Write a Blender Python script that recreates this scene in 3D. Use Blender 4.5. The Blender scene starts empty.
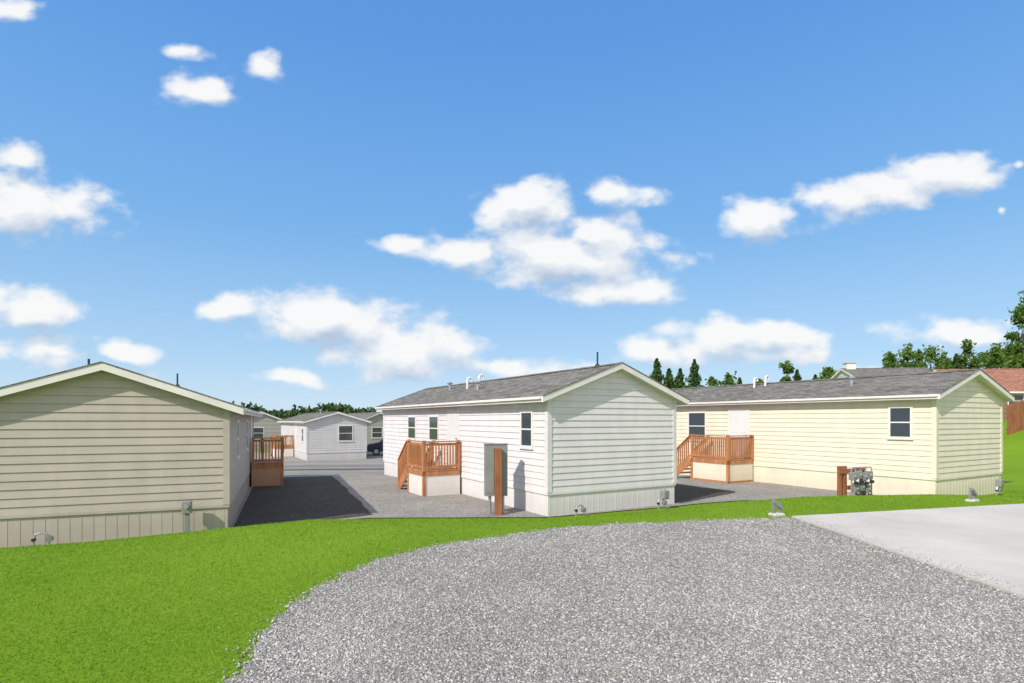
import bpy, math, random
import numpy as np
from mathutils import Vector, Matrix
random.seed(4); rng=np.random.default_rng(7)
sc=bpy.context.scene; COL=sc.collection
F=565.0; HY=420.0; CAMZ=2.5
def smooth(a,b,x):
    t=np.clip((x-a)/(b-a),0,1); return t*t*(3-2*t)

# ---------------------------------------------------------------- materials
def mat(name,build=None,col=(.5,.5,.5),rough=.6,metal=0,spec=.5):
    m=bpy.data.materials.new(name); m.use_nodes=True
    nt=m.node_tree; b=nt.nodes['Principled BSDF']
    b.inputs['Base Color'].default_value=(*col,1); b.inputs['Roughness'].default_value=rough
    b.inputs['Metallic'].default_value=metal; b.inputs['Specular IOR Level'].default_value=spec
    if build: build(nt,b)
    return m
def N(nt,t,**kw):
    n=nt.nodes.new(t)
    for k,v in kw.items(): setattr(n,k,v)
    return n
def L(nt,a,b): nt.links.new(a,b)
def ramp(nt,fac,stops):
    r=N(nt,'ShaderNodeValToRGB'); e=r.color_ramp.elements
    while len(e)<len(stops): e.new(.5)
    for i,(p,c) in enumerate(stops):
        e[i].position=p; e[i].color=(*c,1)
    L(nt,fac,r.inputs['Fac']); return r.outputs['Color']
def noise(nt,scale,detail=4,rough=.55,vec=None):
    n=N(nt,'ShaderNodeTexNoise'); n.inputs['Scale'].default_value=scale; n.inputs['Detail'].default_value=detail
    n.inputs['Roughness'].default_value=rough
    if vec is not None: L(nt,vec,n.inputs['Vector'])
    return n.outputs['Fac']
def objco(nt,scale=None):
    t=N(nt,'ShaderNodeTexCoord'); o=t.outputs['Object']
    if scale:
        m=N(nt,'ShaderNodeMapping'); m.inputs['Scale'].default_value=scale; L(nt,o,m.inputs['Vector']); return m.outputs['Vector']
    return o
def bump(nt,b,h,strength=.3,dist=.01):
    n=N(nt,'ShaderNodeBump'); n.inputs['Strength'].default_value=strength; n.inputs['Distance'].default_value=dist
    L(nt,h,n.inputs['Height']); L(nt,n.outputs['Normal'],b.inputs['Normal'])
def mixc(nt,fac,a,b,mode='MIX'):
    m=N(nt,'ShaderNodeMix',data_type='RGBA',blend_type=mode)
    for s,v in ((0,fac),(6,a),(7,b)):
        if hasattr(v,'links') : L(nt,v,m.inputs[s])
        elif isinstance(v,(int,float)): m.inputs[s].default_value=v
        else: m.inputs[s].default_value=(*v,1)
    return m.outputs[2]
def paint(col,var=.08,streak=True):
    def f(nt,b):
        c=objco(nt,(1.2,1.2,.35)) if streak else objco(nt)
        n=noise(nt,2.2,5,.6,c)
        d=tuple(x*(1-var) for x in col); l=tuple(min(1,x*(1+var*.4)) for x in col)
        base=ramp(nt,n,[(.3,d),(.65,l)])
        if streak:
            base=mixc(nt,.35,base,ramp(nt,noise(nt,1.0,3,.6,objco(nt,(.5,.5,5.9))),[(.35,(.86,.86,.86)),(.65,(1.04,1.04,1.04))]),'MULTIPLY')
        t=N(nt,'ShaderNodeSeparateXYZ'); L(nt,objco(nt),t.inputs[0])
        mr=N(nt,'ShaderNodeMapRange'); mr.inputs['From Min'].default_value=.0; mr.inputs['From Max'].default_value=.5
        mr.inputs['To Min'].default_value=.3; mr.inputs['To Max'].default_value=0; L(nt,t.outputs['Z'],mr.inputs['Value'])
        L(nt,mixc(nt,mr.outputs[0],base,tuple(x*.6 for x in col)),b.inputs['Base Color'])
        bump(nt,b,noise(nt,60,3,.6,objco(nt,(.15,.15,1.5))),.15,.004)
    return f
def shingle(c1,c2):
    def f(nt,b):
        o=objco(nt)
        br=N(nt,'ShaderNodeTexBrick'); br.inputs['Scale'].default_value=1; br.offset=.5
        br.inputs['Brick Width'].default_value=.3; br.inputs['Row Height'].default_value=.14; br.inputs['Mortar Size'].default_value=.012
        br.inputs['Color1'].default_value=(*[x*.75 for x in c1],1); br.inputs['Color2'].default_value=(*[x*1.15 for x in c2],1); br.inputs['Mortar'].default_value=(*[x*.4 for x in c1],1)
        mp=N(nt,'ShaderNodeMapping'); mp.inputs['Rotation'].default_value=(0,0,math.pi/2); L(nt,o,mp.inputs['Vector']); L(nt,mp.outputs[0],br.inputs['Vector'])
        n=noise(nt,9,5,.7,o)
        L(nt,mixc(nt,.4,br.outputs['Color'],ramp(nt,n,[(.3,c1),(.7,c2)])),b.inputs['Base Color'])
        bump(nt,b,noise(nt,80,3,.7,o),.6,.01)
    return f
def wood(col):
    def f(nt,b):
        n=noise(nt,6,5,.6,objco(nt,(1,1,.25)))
        oi=N(nt,'ShaderNodeNewGeometry')
        c=ramp(nt,n,[(.3,tuple(x*.65 for x in col)),(.7,tuple(x*1.15 for x in col))])
        c2=mixc(nt,oi.outputs['Random Per Island'],c,mixc(nt,.25,c,(.75,.75,.75),'MULTIPLY'))
        L(nt,c2,b.inputs['Base Color']); bump(nt,b,noise(nt,40,3,.6,objco(nt,(1,1,.1))),.3,.004)
    return f
def gravelmat(cols,scale,bs=.8,bd=.02,ed=.5):
    def f(nt,b):
        o=objco(nt)
        v=N(nt,'ShaderNodeTexVoronoi'); v.inputs['Scale'].default_value=scale; L(nt,o,v.inputs['Vector'])
        sp=N(nt,'ShaderNodeSeparateColor'); L(nt,v.outputs['Color'],sp.inputs[0])
        c=ramp(nt,sp.outputs[0],[(0,cols[0]),(.5,cols[1]),(1,cols[2])])
        big=noise(nt,.6,5,.65,o)
        c=mixc(nt,.7,c,ramp(nt,big,[(.3,(.74,.74,.74)),(.7,(1.1,1.1,1.1))]),'MULTIPLY')
        mid=noise(nt,11,5,.8,o)
        c=mixc(nt,.7,c,ramp(nt,mid,[(.35,(.62,.62,.62)),(.65,(1.2,1.2,1.2))]),'MULTIPLY')
        edge=ramp(nt,v.outputs['Distance'],[(.35,(1,1,1)),(.8,(.5,.5,.5))])
        c=mixc(nt,ed,c,edge,'MULTIPLY')
        L(nt,c,b.inputs['Base Color'])
        inv=N(nt,'ShaderNodeMath',operation='SUBTRACT'); inv.inputs[0].default_value=1; L(nt,v.outputs['Distance'],inv.inputs[1])
        bump(nt,b,inv.outputs[0],bs,bd)
    return f
def island(c1,c2,c3,transl=0.0,ns=.35,patch=None,nm=.7):
    def f(nt,b):
        g=N(nt,'ShaderNodeNewGeometry')
        c=ramp(nt,g.outputs['Random Per Island'],[(0,c1),(.5,c2),(1,c3)])
        if patch:
            c=mixc(nt,.75,c,ramp(nt,noise(nt,.6,5,.65,objco(nt)),[(.3,(patch,)*3),(.7,(1.1,1.1,1.1))]),'MULTIPLY')
        if transl:
            n=noise(nt,ns,4,.6,objco(nt)); c=mixc(nt,nm,c,ramp(nt,n,[(.3,(.72,.84,.7)),(.7,(1.14,1.06,1.1))]),'MULTIPLY')
            tr=N(nt,'ShaderNodeBsdfTranslucent'); L(nt,c,tr.inputs['Color'])
            mx=N(nt,'ShaderNodeMixShader'); mx.inputs[0].default_value=transl
            L(nt,b.outputs[0],mx.inputs[1]); L(nt,tr.outputs[0],mx.inputs[2])
            L(nt,mx.outputs[0],nt.nodes['Material Output'].inputs['Surface'])
        L(nt,c,b.inputs['Base Color'])
    return f
def lawnf(nt,b):
    o=objco(nt)
    c=ramp(nt,noise(nt,.35,4,.6,o),[(.3,(.135,.25,.012)),(.7,(.20,.32,.022))])
    c=mixc(nt,.6,c,ramp(nt,noise(nt,25,5,.75,o),[(.3,(.7,.74,.6)),(.7,(1.15,1.12,1.1))]),'MULTIPLY')
    L(nt,c,b.inputs['Base Color']); bump(nt,b,noise(nt,60,4,.8,o),.4,.015)
def concretef(nt,b):
    o=objco(nt)
    c=ramp(nt,noise(nt,.7,6,.65,o),[(.3,(.50,.46,.41)),(.7,(.63,.585,.53))])
    c=mixc(nt,.35,c,ramp(nt,noise(nt,30,5,.8,o),[(.3,(.75,.75,.75)),(.7,(1.1,1.1,1.1))]),'MULTIPLY')
    L(nt,c,b.inputs['Base Color']); bump(nt,b,noise(nt,60,4,.7,o),.25,.01)
M={}
M['lawn']=mat('lawn_grass',lawnf,rough=.9,spec=.1)
M['blade']=mat('grass_blade',island((.185,.32,.016),(.25,.405,.028),(.33,.475,.055),.45,nm=.6),rough=.6,spec=.2)
M['gravel']=mat('crushed_gravel',gravelmat([(.23,.218,.202),(.37,.352,.325),(.52,.495,.455)],62),rough=.9,spec=.2)
M['stone']=mat('gravel_stone',island((.20,.190,.176),(.40,.38,.35),(.68,.645,.59),patch=.8),rough=.85,spec=.15)
M['yard']=mat('yard_gravel',gravelmat([(.25,.235,.212),(.37,.345,.312),(.51,.48,.435)],40,.8,.02,.4),rough=.9,spec=.1)
M['asphalt']=mat('asphalt',gravelmat([(.23,.22,.20),(.28,.265,.245),(.34,.325,.30)],60,.3,.01),rough=.9,spec=.1)
M['asphalt_shadow']=mat('shadow_dark_asphalt',gravelmat([(.055,.050,.044),(.095,.087,.077),(.16,.148,.132)],45,.7,.015,.4),rough=.9,spec=.1)  # dark asphalt tone that also paints the shade beside the homes
M['concrete']=mat('concrete',concretef,rough=.85,spec=.2)
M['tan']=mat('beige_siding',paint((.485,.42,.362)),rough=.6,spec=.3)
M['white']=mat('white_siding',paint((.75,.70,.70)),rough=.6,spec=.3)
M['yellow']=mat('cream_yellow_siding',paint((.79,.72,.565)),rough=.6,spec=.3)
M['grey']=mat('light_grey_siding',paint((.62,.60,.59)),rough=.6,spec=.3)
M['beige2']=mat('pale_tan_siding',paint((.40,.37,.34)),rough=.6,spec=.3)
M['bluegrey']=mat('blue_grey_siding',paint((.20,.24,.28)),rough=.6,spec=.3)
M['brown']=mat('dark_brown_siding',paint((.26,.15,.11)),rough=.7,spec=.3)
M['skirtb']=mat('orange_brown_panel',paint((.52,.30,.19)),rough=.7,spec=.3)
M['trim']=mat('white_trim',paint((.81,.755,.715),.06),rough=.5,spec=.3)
M['shingle']=mat('grey_shingle',shingle((.13,.122,.11),(.26,.243,.218)),rough=.95,spec=.08)
M['shingleb']=mat('brown_shingle',shingle((.30,.13,.09),(.42,.21,.15)),rough=.95,spec=.1)
M['cedar']=mat('stained_cedar',wood((.52,.225,.095)),rough=.6,spec=.3)
M['post']=mat('brown_post_wood',wood((.34,.13,.06)),rough=.65,spec=.3)
M['glass']=mat('window_glass',None,(.05,.065,.08),.06,0,.8)
M['door']=mat('door_paint',paint((.74,.72,.71),.05,False),rough=.4)
M['metal']=mat('grey_metal',paint((.25,.255,.255),.15,False),rough=.45,spec=.5)
M['galv']=mat('galvanised_pipe',None,(.45,.46,.47),.4,.6)
M['dark']=mat('black_metal',None,(.03,.03,.035),.5)
M['tire']=mat('tyre_rubber',None,(.02,.02,.02),.85)
M['car']=mat('dark_car_paint',None,(.025,.04,.075),.2,.3)
M['lamp']=mat('lamp_lens',None,(.7,.7,.68),.15)
M['red']=mat('red_lens',None,(.4,.02,.02),.2)
M['bark']=mat('bark',wood((.16,.11,.075)),rough=.9,spec=.1)
M['leaf']=mat('deciduous_leaf',island((.08,.15,.025),(.14,.235,.04),(.22,.32,.07),.45),rough=.6,spec=.2)
M['needle']=mat('conifer_needle',island((.05,.10,.03),(.075,.14,.038),(.11,.18,.05),.3),rough=.7,spec=.15)
M['wood']=mat('wood_mass',island((.04,.08,.03),(.06,.105,.04),(.08,.13,.05),.1),rough=.8,spec=.1)

# ---------------------------------------------------------------- mesh helpers
class MB:
    def __init__(s): s.v=[];s.f=[];s.m=[];s.mats=[]
    def mi(s,m):
        if m not in s.mats: s.mats.append(m)
        return s.mats.index(m)
    def face(s,pts,m):
        n=len(s.v); s.v+= [tuple(p) for p in pts]; s.f.append(tuple(range(n,n+len(pts)))); s.m.append(s.mi(m))
    def box(s,a,b,m):
        x0,y0,z0=a;x1,y1,z1=b; n=len(s.v)
        x0,x1=min(x0,x1),max(x0,x1);y0,y1=min(y0,y1),max(y0,y1);z0,z1=min(z0,z1),max(z0,z1)
        s.v+=[(x0,y0,z0),(x1,y0,z0),(x1,y1,z0),(x0,y1,z0),(x0,y0,z1),(x1,y0,z1),(x1,y1,z1),(x0,y1,z1)]
        for q in ((0,3,2,1),(4,5,6,7),(0,1,5,4),(1,2,6,5),(2,3,7,6),(3,0,4,7)):
            s.f.append(tuple(n+i for i in q)); s.m.append(s.mi(m))
    def beam(s,p,q,w,h,m):
        p=Vector(p);q=Vector(q);d=(q-p).normalized()
        up=Vector((0,0,1)) if abs(d.z)<.95 else Vector((0,1,0))
        sd=d.cross(up).normalized()*w/2; u=sd.cross(d).normalized()*h/2
        n=len(s.v)
        for c in (p,q):
            for a,b in ((-1,-1),(1,-1),(1,1),(-1,1)): s.v.append(tuple(c+sd*a+u*b))
        for f in ((3,2,1,0),(4,5,6,7),(0,1,5,4),(1,2,6,5),(2,3,7,6),(3,0,4,7)):
            s.f.append(tuple(n+i for i in f)); s.m.append(s.mi(m))
    def tube(s,pts,rad,m,seg=10):
        pts=[Vector(p) for p in pts]; rads=rad if isinstance(rad,(list,tuple)) else [rad]*len(pts)
        base=len(s.v); mi=s.mi(m)
        ref=Vector((0.13,1,0.2)).normalized()
        for i,p in enumerate(pts):
            d=(pts[min(i+1,len(pts)-1)]-pts[max(i-1,0)]).normalized()
            a=d.cross(ref)
            if a.length<.05: a=d.cross(Vector((1,0,.1)))
            a.normalize(); b=d.cross(a)
            for k in range(seg):
                t=2*math.pi*k/seg; s.v.append(tuple(p+(a*math.cos(t)+b*math.sin(t))*rads[i]))
        for i in range(len(pts)-1):
            for k in range(seg):
                s.f.append((base+i*seg+k,base+i*seg+(k+1)%seg,base+(i+1)*seg+(k+1)%seg,base+(i+1)*seg+k)); s.m.append(mi)
        s.f.append(tuple(base+k for k in range(seg))[::-1]); s.m.append(mi)
        s.f.append(tuple(base+(len(pts)-1)*seg+k for k in range(seg))); s.m.append(mi)
    def obj(s,name,parent=None,loc=(0,0,0),rz=0,bevel=0,label=None):
        me=bpy.data.meshes.new(name); me.from_pydata(s.v,[],s.f)
        for m in s.mats: me.materials.append(m)
        me.polygons.foreach_set('material_index',s.m); me.update()
        o=bpy.data.objects.new(name,me); COL.objects.link(o); o.location=loc; o.rotation_euler=(0,0,rz)
        if parent: o.parent=parent
        if bevel:
            b=o.modifiers.new('b','BEVEL'); b.width=bevel; b.segments=2; b.limit_method='ANGLE'
        if label: o['label']=label
        return o
def empty(name,loc,rz=0,label='',cat='',group=None):
    e=bpy.data.objects.new(name,None); COL.objects.link(e); e.location=loc; e.rotation_euler=(0,0,rz); e.empty_display_size=.3
    e['label']=label; e['category']=cat
    if group: e['group']=group
    return e
def npmesh(name,verts,nper,faces_per,m,parent=None):
    K=len(verts); me=bpy.data.meshes.new(name)
    v=verts.reshape(-1,3).astype(np.float32); fp=np.array(faces_per,dtype=np.int32)
    idx=(np.arange(K)[:,None,None]*nper+fp[None]).reshape(-1).astype(np.int32)
    nf=K*len(fp); w=fp.shape[1]
    me.vertices.add(len(v)); me.vertices.foreach_set('co',v.ravel())
    me.loops.add(len(idx)); me.loops.foreach_set('vertex_index',idx)
    me.polygons.add(nf); me.polygons.foreach_set('loop_start',np.arange(nf,dtype=np.int32)*w)
    me.polygons.foreach_set('loop_total',np.full(nf,w,dtype=np.int32))
    me.materials.append(m); me.update(calc_edges=True)
    o=bpy.data.objects.new(name,me); COL.objects.link(o)
    if parent: o.parent=parent
    return o

# ---------------------------------------------------------------- terrain
FX=[-200,-40,-10.5,-6.3,-3.7,.9,4.9,5.4,7,10.2,12.9,17,22,60,400]
FY=[4,6,10.6,12.45,14.3,14.4,16.35,16.7,17.4,17.8,17.3,19.6,23,45,200]
def yf(x): return np.interp(x,FX,FY)
UP=.75
def H(x,y):
    x=np.asarray(x,float);y=np.asarray(y,float)
    d=y-yf(x)
    z=UP*(1-smooth(-5,-.1,d))
    far=(1-smooth(8,24,x))
    z=z+far*(-.6*smooth(22,42,y)-1.2*smooth(50,130,y))
    z=z+2.5*smooth(18.5,31,x)*smooth(15,31,y)
    return z
def axis(parts):
    out=[]
    for a,b,st in parts: out+=list(np.arange(a,b,st))
    out.append(parts[-1][1]); return np.array(out)
def gridobj(name,X,Y,zf,m,kind='structure'):
    XX,YY=np.meshgrid(X,Y); ZZ=zf(XX,YY); n=len(X)
    v=np.stack([XX,YY,ZZ],-1).reshape(-1,3)
    i,j=np.meshgrid(np.arange(len(X)-1),np.arange(len(Y)-1)); a=(j*n+i).ravel()
    f=np.stack([a,a+1,a+n+1,a+n],-1)
    me=bpy.data.meshes.new(name); me.from_pydata(v.tolist(),[],f.tolist()); me.materials.append(m)
    me.polygons.foreach_set('use_smooth',[True]*len(f)); me.update()
    o=bpy.data.objects.new(name,me); COL.objects.link(o); o['kind']=kind; return o
gx=axis([(-900,-100,50),(-100,-30,5),(-30,30,.3),(30,70,1),(70,150,8),(150,1200,75)])
gy=axis([(-60,-4,4),(-4,24,.3),(24,60,.6),(60,150,6),(150,1500,90)])
g=gridobj('ground',gx,gy,H,M['lawn']); g['label']='green lawn terrain sloping down to the houses'
ux=axis([(-40,16.0,.4)]); ud=axis([(0,45,.5)])
XX,DD=np.meshgrid(ux,ud); YY=yf(XX)+DD; ZZ=H(XX,YY)+.025
n=len(ux); i,j=np.meshgrid(np.arange(len(ux)-1),np.arange(len(ud)-1)); a=(j*n+i).ravel()
me=bpy.data.meshes.new('gravel_yard'); me.from_pydata(np.stack([XX,YY,ZZ],-1).reshape(-1,3).tolist(),[],np.stack([a,a+1,a+n+1,a+n],-1).tolist())
me.materials.append(M['yard']); o=bpy.data.objects.new('gravel_yard',me); COL.objects.link(o); o['kind']='structure'; o['label']='grey crushed gravel between the houses'
def quadpatch(name,P,dz,m,label,n=30):
    vs=[];fs=[]
    for j in range(n+1):
        for i in range(n+1):
            a,b=i/n,j/n
            x=(1-b)*((1-a)*P[0][0]+a*P[1][0])+b*((1-a)*P[3][0]+a*P[2][0]); y=(1-b)*((1-a)*P[0][1]+a*P[1][1])+b*((1-a)*P[3][1]+a*P[2][1])
            if i==n: x+=random.uniform(-.04,.04)
            vs.append((x,y,float(H(x,y))+dz))
    for j in range(n):
        for i in range(n): k=j*(n+1)+i; fs.append((k,k+1,k+n+2,k+n+1))
    me=bpy.data.meshes.new(name); me.from_pydata(vs,[],fs); me.materials.append(m)
    o=bpy.data.objects.new(name,me); COL.objects.link(o); o['kind']='structure'; o['label']=label
quadpatch('shadow_asphalt_patch',[(-6.26,12.62),(-3.62,14.75),(-8.1,25.4),(-10.9,24.2)],.036,M['asphalt_shadow'],'near black asphalt patch shaped to deepen the cast shadow of the beige home')  # dark asphalt sheet following the house shadow, shade painted into its colour
quadpatch('shadow_asphalt_patch',[(5.0,16.75),(7.7,19.35),(2.0,29.3),(-1.2,27.6)],.036,M['asphalt_shadow'],'near black asphalt patch shaped to deepen the cast shadow of the white home')  # dark sheet reaching from the wall to the shadow edge, deepening the shade
def strip(name,c,ang,s0,s1,w0,w1,dz,m,step=.5):
    ca,sa=math.cos(ang),math.sin(ang); S=np.arange(s0,s1+.01,step); W=np.linspace(w0,w1,max(2,int((w1-w0)/step)+1))
    SS,WW=np.meshgrid(S,W); X=c[0]+SS*ca-WW*sa; Y=c[1]+SS*sa+WW*ca; Z=H(X,Y)+dz; n=len(S)
    i,j=np.meshgrid(np.arange(n-1),np.arange(len(W)-1)); a=(j*n+i).ravel()
    me=bpy.data.meshes.new(name); me.from_pydata(np.stack([X,Y,Z],-1).reshape(-1,3).tolist(),[],np.stack([a,a+1,a+n+1,a+n],-1).tolist())
    me.materials.append(m); o=bpy.data.objects.new(name,me); COL.objects.link(o); o['kind']='structure'; return o
strip('street',(-13,33.5),math.radians(14),-30,22,-3.2,3.2,.05,M['asphalt'])
for w in (-3.45,3.2): strip('kerb',(-13,33.5),math.radians(14),-30,22,w,w+.25,.14,M['concrete'],.25)
pad=[(-1.55,-4),(-1.65,2),(-1.72,3),(-1.87,3.76),(-1.98,4.4),(-2.05,5.0),(-2.05,5.5),(-1.98,6.1),(-1.84,6.65),(-1.6,7.15),(-1.28,7.58),(-.88,7.95),(-.45,8.25),(.1,8.65),(.7,9.05),(1.6,9.4),(3.2,9.75),(4.99,10.1),(4.99,-4)]
def dens(poly,step=.1,amp=.07):
    out=[]
    for (x0,y0),(x1,y1) in zip(poly,poly[1:]):
        k=max(1,int(math.hypot(x1-x0,y1-y0)/step))
        for i in range(k):
            t=i/k; out.append((x0+(x1-x0)*t+random.uniform(-amp,amp),y0+(y1-y0)*t+random.uniform(-amp,amp)))
    return out
padp=dens(pad[:-1])+[pad[-2],pad[-1]]
mb=MB(); mb.face([(x,y,UP+.012) for x,y in padp][::-1],M['gravel']); o=mb.obj('gravel_pad'); o['kind']='structure'; o['label']='light grey gravel turnaround beside the lawn'
con=[(5,-4),(5,10.1),(10.5,11.6),(16,13.1),(16,-4)]
mb=MB(); nn=len(con)
mb.face([(x,y,UP+.035) for x,y in con][::-1],M['concrete'])
for i in range(nn):
    p,q=con[i],con[(i+1)%nn]; mb.face([(*p,UP-.1),(*q,UP-.1),(*q,UP+.035),(*p,UP+.035)],M['concrete'])
o=mb.obj('concrete_pavement'); o['kind']='structure'; o['label']='pale poured concrete drive slab'
def inpoly(px,py,poly):
    ins=np.zeros(len(px),bool); n=len(poly)
    for i in range(n):
        x0,y0=poly[i];x1,y1=poly[(i+1)%n]
        if y0==y1: continue
        c=((y0>py)!=(y1>py))&(px<(x1-x0)*(py-y0)/(y1-y0)+x0); ins^=c
    return ins
def stones(K):
    y=rng.uniform(2.6,10.4,K); x=rng.uniform(-2.9,5.02,K)
    s_=np.where(rng.random(K)<.12,.16,.05)
    k=inpoly(x+rng.normal(0,1,K)*s_,y+rng.normal(0,1,K)*s_,padp)&(x<.95*y+.3)&(rng.random(K)<np.minimum(1,(4.2/y)**1.6))
    x=x[k];y=y[k];K=len(x); r=(.0042+.0115*rng.random(K)**2.8)*(1+(y-3)*.06)
    base=np.array([(1,0,0),(-1,0,0),(0,1,0),(0,-1,0),(0,0,1),(0,0,-1)],float)
    v=base[None]*rng.uniform(.55,1.25,(K,6,1))+rng.uniform(-.3,.3,(K,6,3))
    a=rng.uniform(0,6.28,K); ca,sa=np.cos(a),np.sin(a)
    til=rng.uniform(-.4,.4,K)
    vx=v[...,0]*ca[:,None]-v[...,1]*sa[:,None]; vy=v[...,0]*sa[:,None]+v[...,1]*ca[:,None]; vz=v[...,2]*.45+vx*til[:,None]
    return np.stack([vx,vy,vz],-1)*r[:,None,None]+np.stack([x,y,UP+.012+r*.12],-1)[:,None]
st=stones(470000)
K=900; x=5.0+np.abs(rng.normal(0,.16,K)); y=rng.uniform(4.5,10.0,K); r=rng.uniform(.004,.009,K)
base=np.array([(1,0,0),(-1,0,0),(0,1,0),(0,-1,0),(0,0,.6),(0,0,-.6)],float)
st2=base[None]*rng.uniform(.6,1.2,(K,6,1))*r[:,None,None]+np.stack([x,y,UP+.037+r*.3],-1)[:,None]
st=np.concatenate([st,st2])
FO=[(0,2,4),(2,1,4),(1,3,4),(3,0,4),(2,0,5),(1,2,5),(3,1,5),(0,3,5)]
o=npmesh('gravel',st,6,FO,M['stone']); o['kind']='stuff'; o['label']='loose crushed grey gravel stones on the pad'; o['category']='gravel'
def grass(K):
    y=rng.uniform(2.6,20,K); x=rng.uniform(-16,22,K)
    d=y-yf(x)
    k=(np.abs(x)<.98*y+.6)&(d<-.02+rng.normal(0,.05,K))&(rng.random(K)<np.minimum(1,(3.5/y)**1.1))&~inpoly(x,y,con)
    x=x[k];y=y[k]
    jx=x+rng.normal(0,.06,len(x)); jy=y+rng.normal(0,.06,len(x))
    k=~inpoly(jx,jy,padp); x=x[k];y=y[k];K=len(x)
    z=H(x,y); a=rng.uniform(0,6.28,K); w=.0022*(.6+.8*rng.random(K))*(1+y*.16); h=.018*(.6+.7*rng.random(K))*(1+y*.02)
    lx=rng.normal(0,.8,K)*h; ly=rng.normal(0,.8,K)*h
    dx=np.cos(a)*w;dy=np.sin(a)*w
    return np.stack([np.stack([x-dx,y-dy,z-.004],-1),np.stack([x+dx,y+dy,z-.004],-1),np.stack([x+lx,y+ly,z+h],-1)],1)
gr=np.concatenate([grass(1500000),grass(1500000)])
o=npmesh('grass',gr,3,[(0,1,2)],M['blade']); o['kind']='stuff'; o['label']='short mown bright green lawn grass'; o['category']='grass'

# ---------------------------------------------------------------- houses
def window(parent,side,W,t,z0,w,h,mid=True,name='window'):
    mb=MB(); b=.07; tr=M['trim']
    mb.box((0,-.045,0),(w,0,b),tr); mb.box((0,-.045,h-b),(w,0,h),tr)
    mb.box((0,-.043,b),(b,0,h-b),tr); mb.box((w-b,-.043,b),(w,0,h-b),tr)
    mb.box((-.02,-.07,-.03),(w+.02,0,-.001),tr)
    if mid: mb.box((b,-.036,h/2-.02),(w-b,0,h/2+.02),tr)
    if side=='left': o=mb.obj(name,parent,(0,t+w,z0),-math.pi/2)
    elif side=='right': o=mb.obj(name,parent,(W,t,z0),math.pi/2)
    else: o=mb.obj(name,parent,(t,0,z0),0)
    p=MB(); p.box((b,-.024,b),(w-b,-.001,h-b),M['glass']); p.obj('glass_pane',o)
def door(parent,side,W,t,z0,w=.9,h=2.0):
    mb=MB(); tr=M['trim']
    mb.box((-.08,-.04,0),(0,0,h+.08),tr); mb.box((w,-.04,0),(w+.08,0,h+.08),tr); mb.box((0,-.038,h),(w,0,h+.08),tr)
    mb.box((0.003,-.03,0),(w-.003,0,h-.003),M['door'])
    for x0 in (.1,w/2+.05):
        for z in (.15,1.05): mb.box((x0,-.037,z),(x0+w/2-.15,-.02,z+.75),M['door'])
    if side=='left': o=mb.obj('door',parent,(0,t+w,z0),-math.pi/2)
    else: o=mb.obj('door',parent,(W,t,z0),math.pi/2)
    k=MB(); k.tube([(w-.08,-.03,.95),(w-.08,-.09,.95)],.025,M['galv'],8); k.obj('handle',o)
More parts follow.
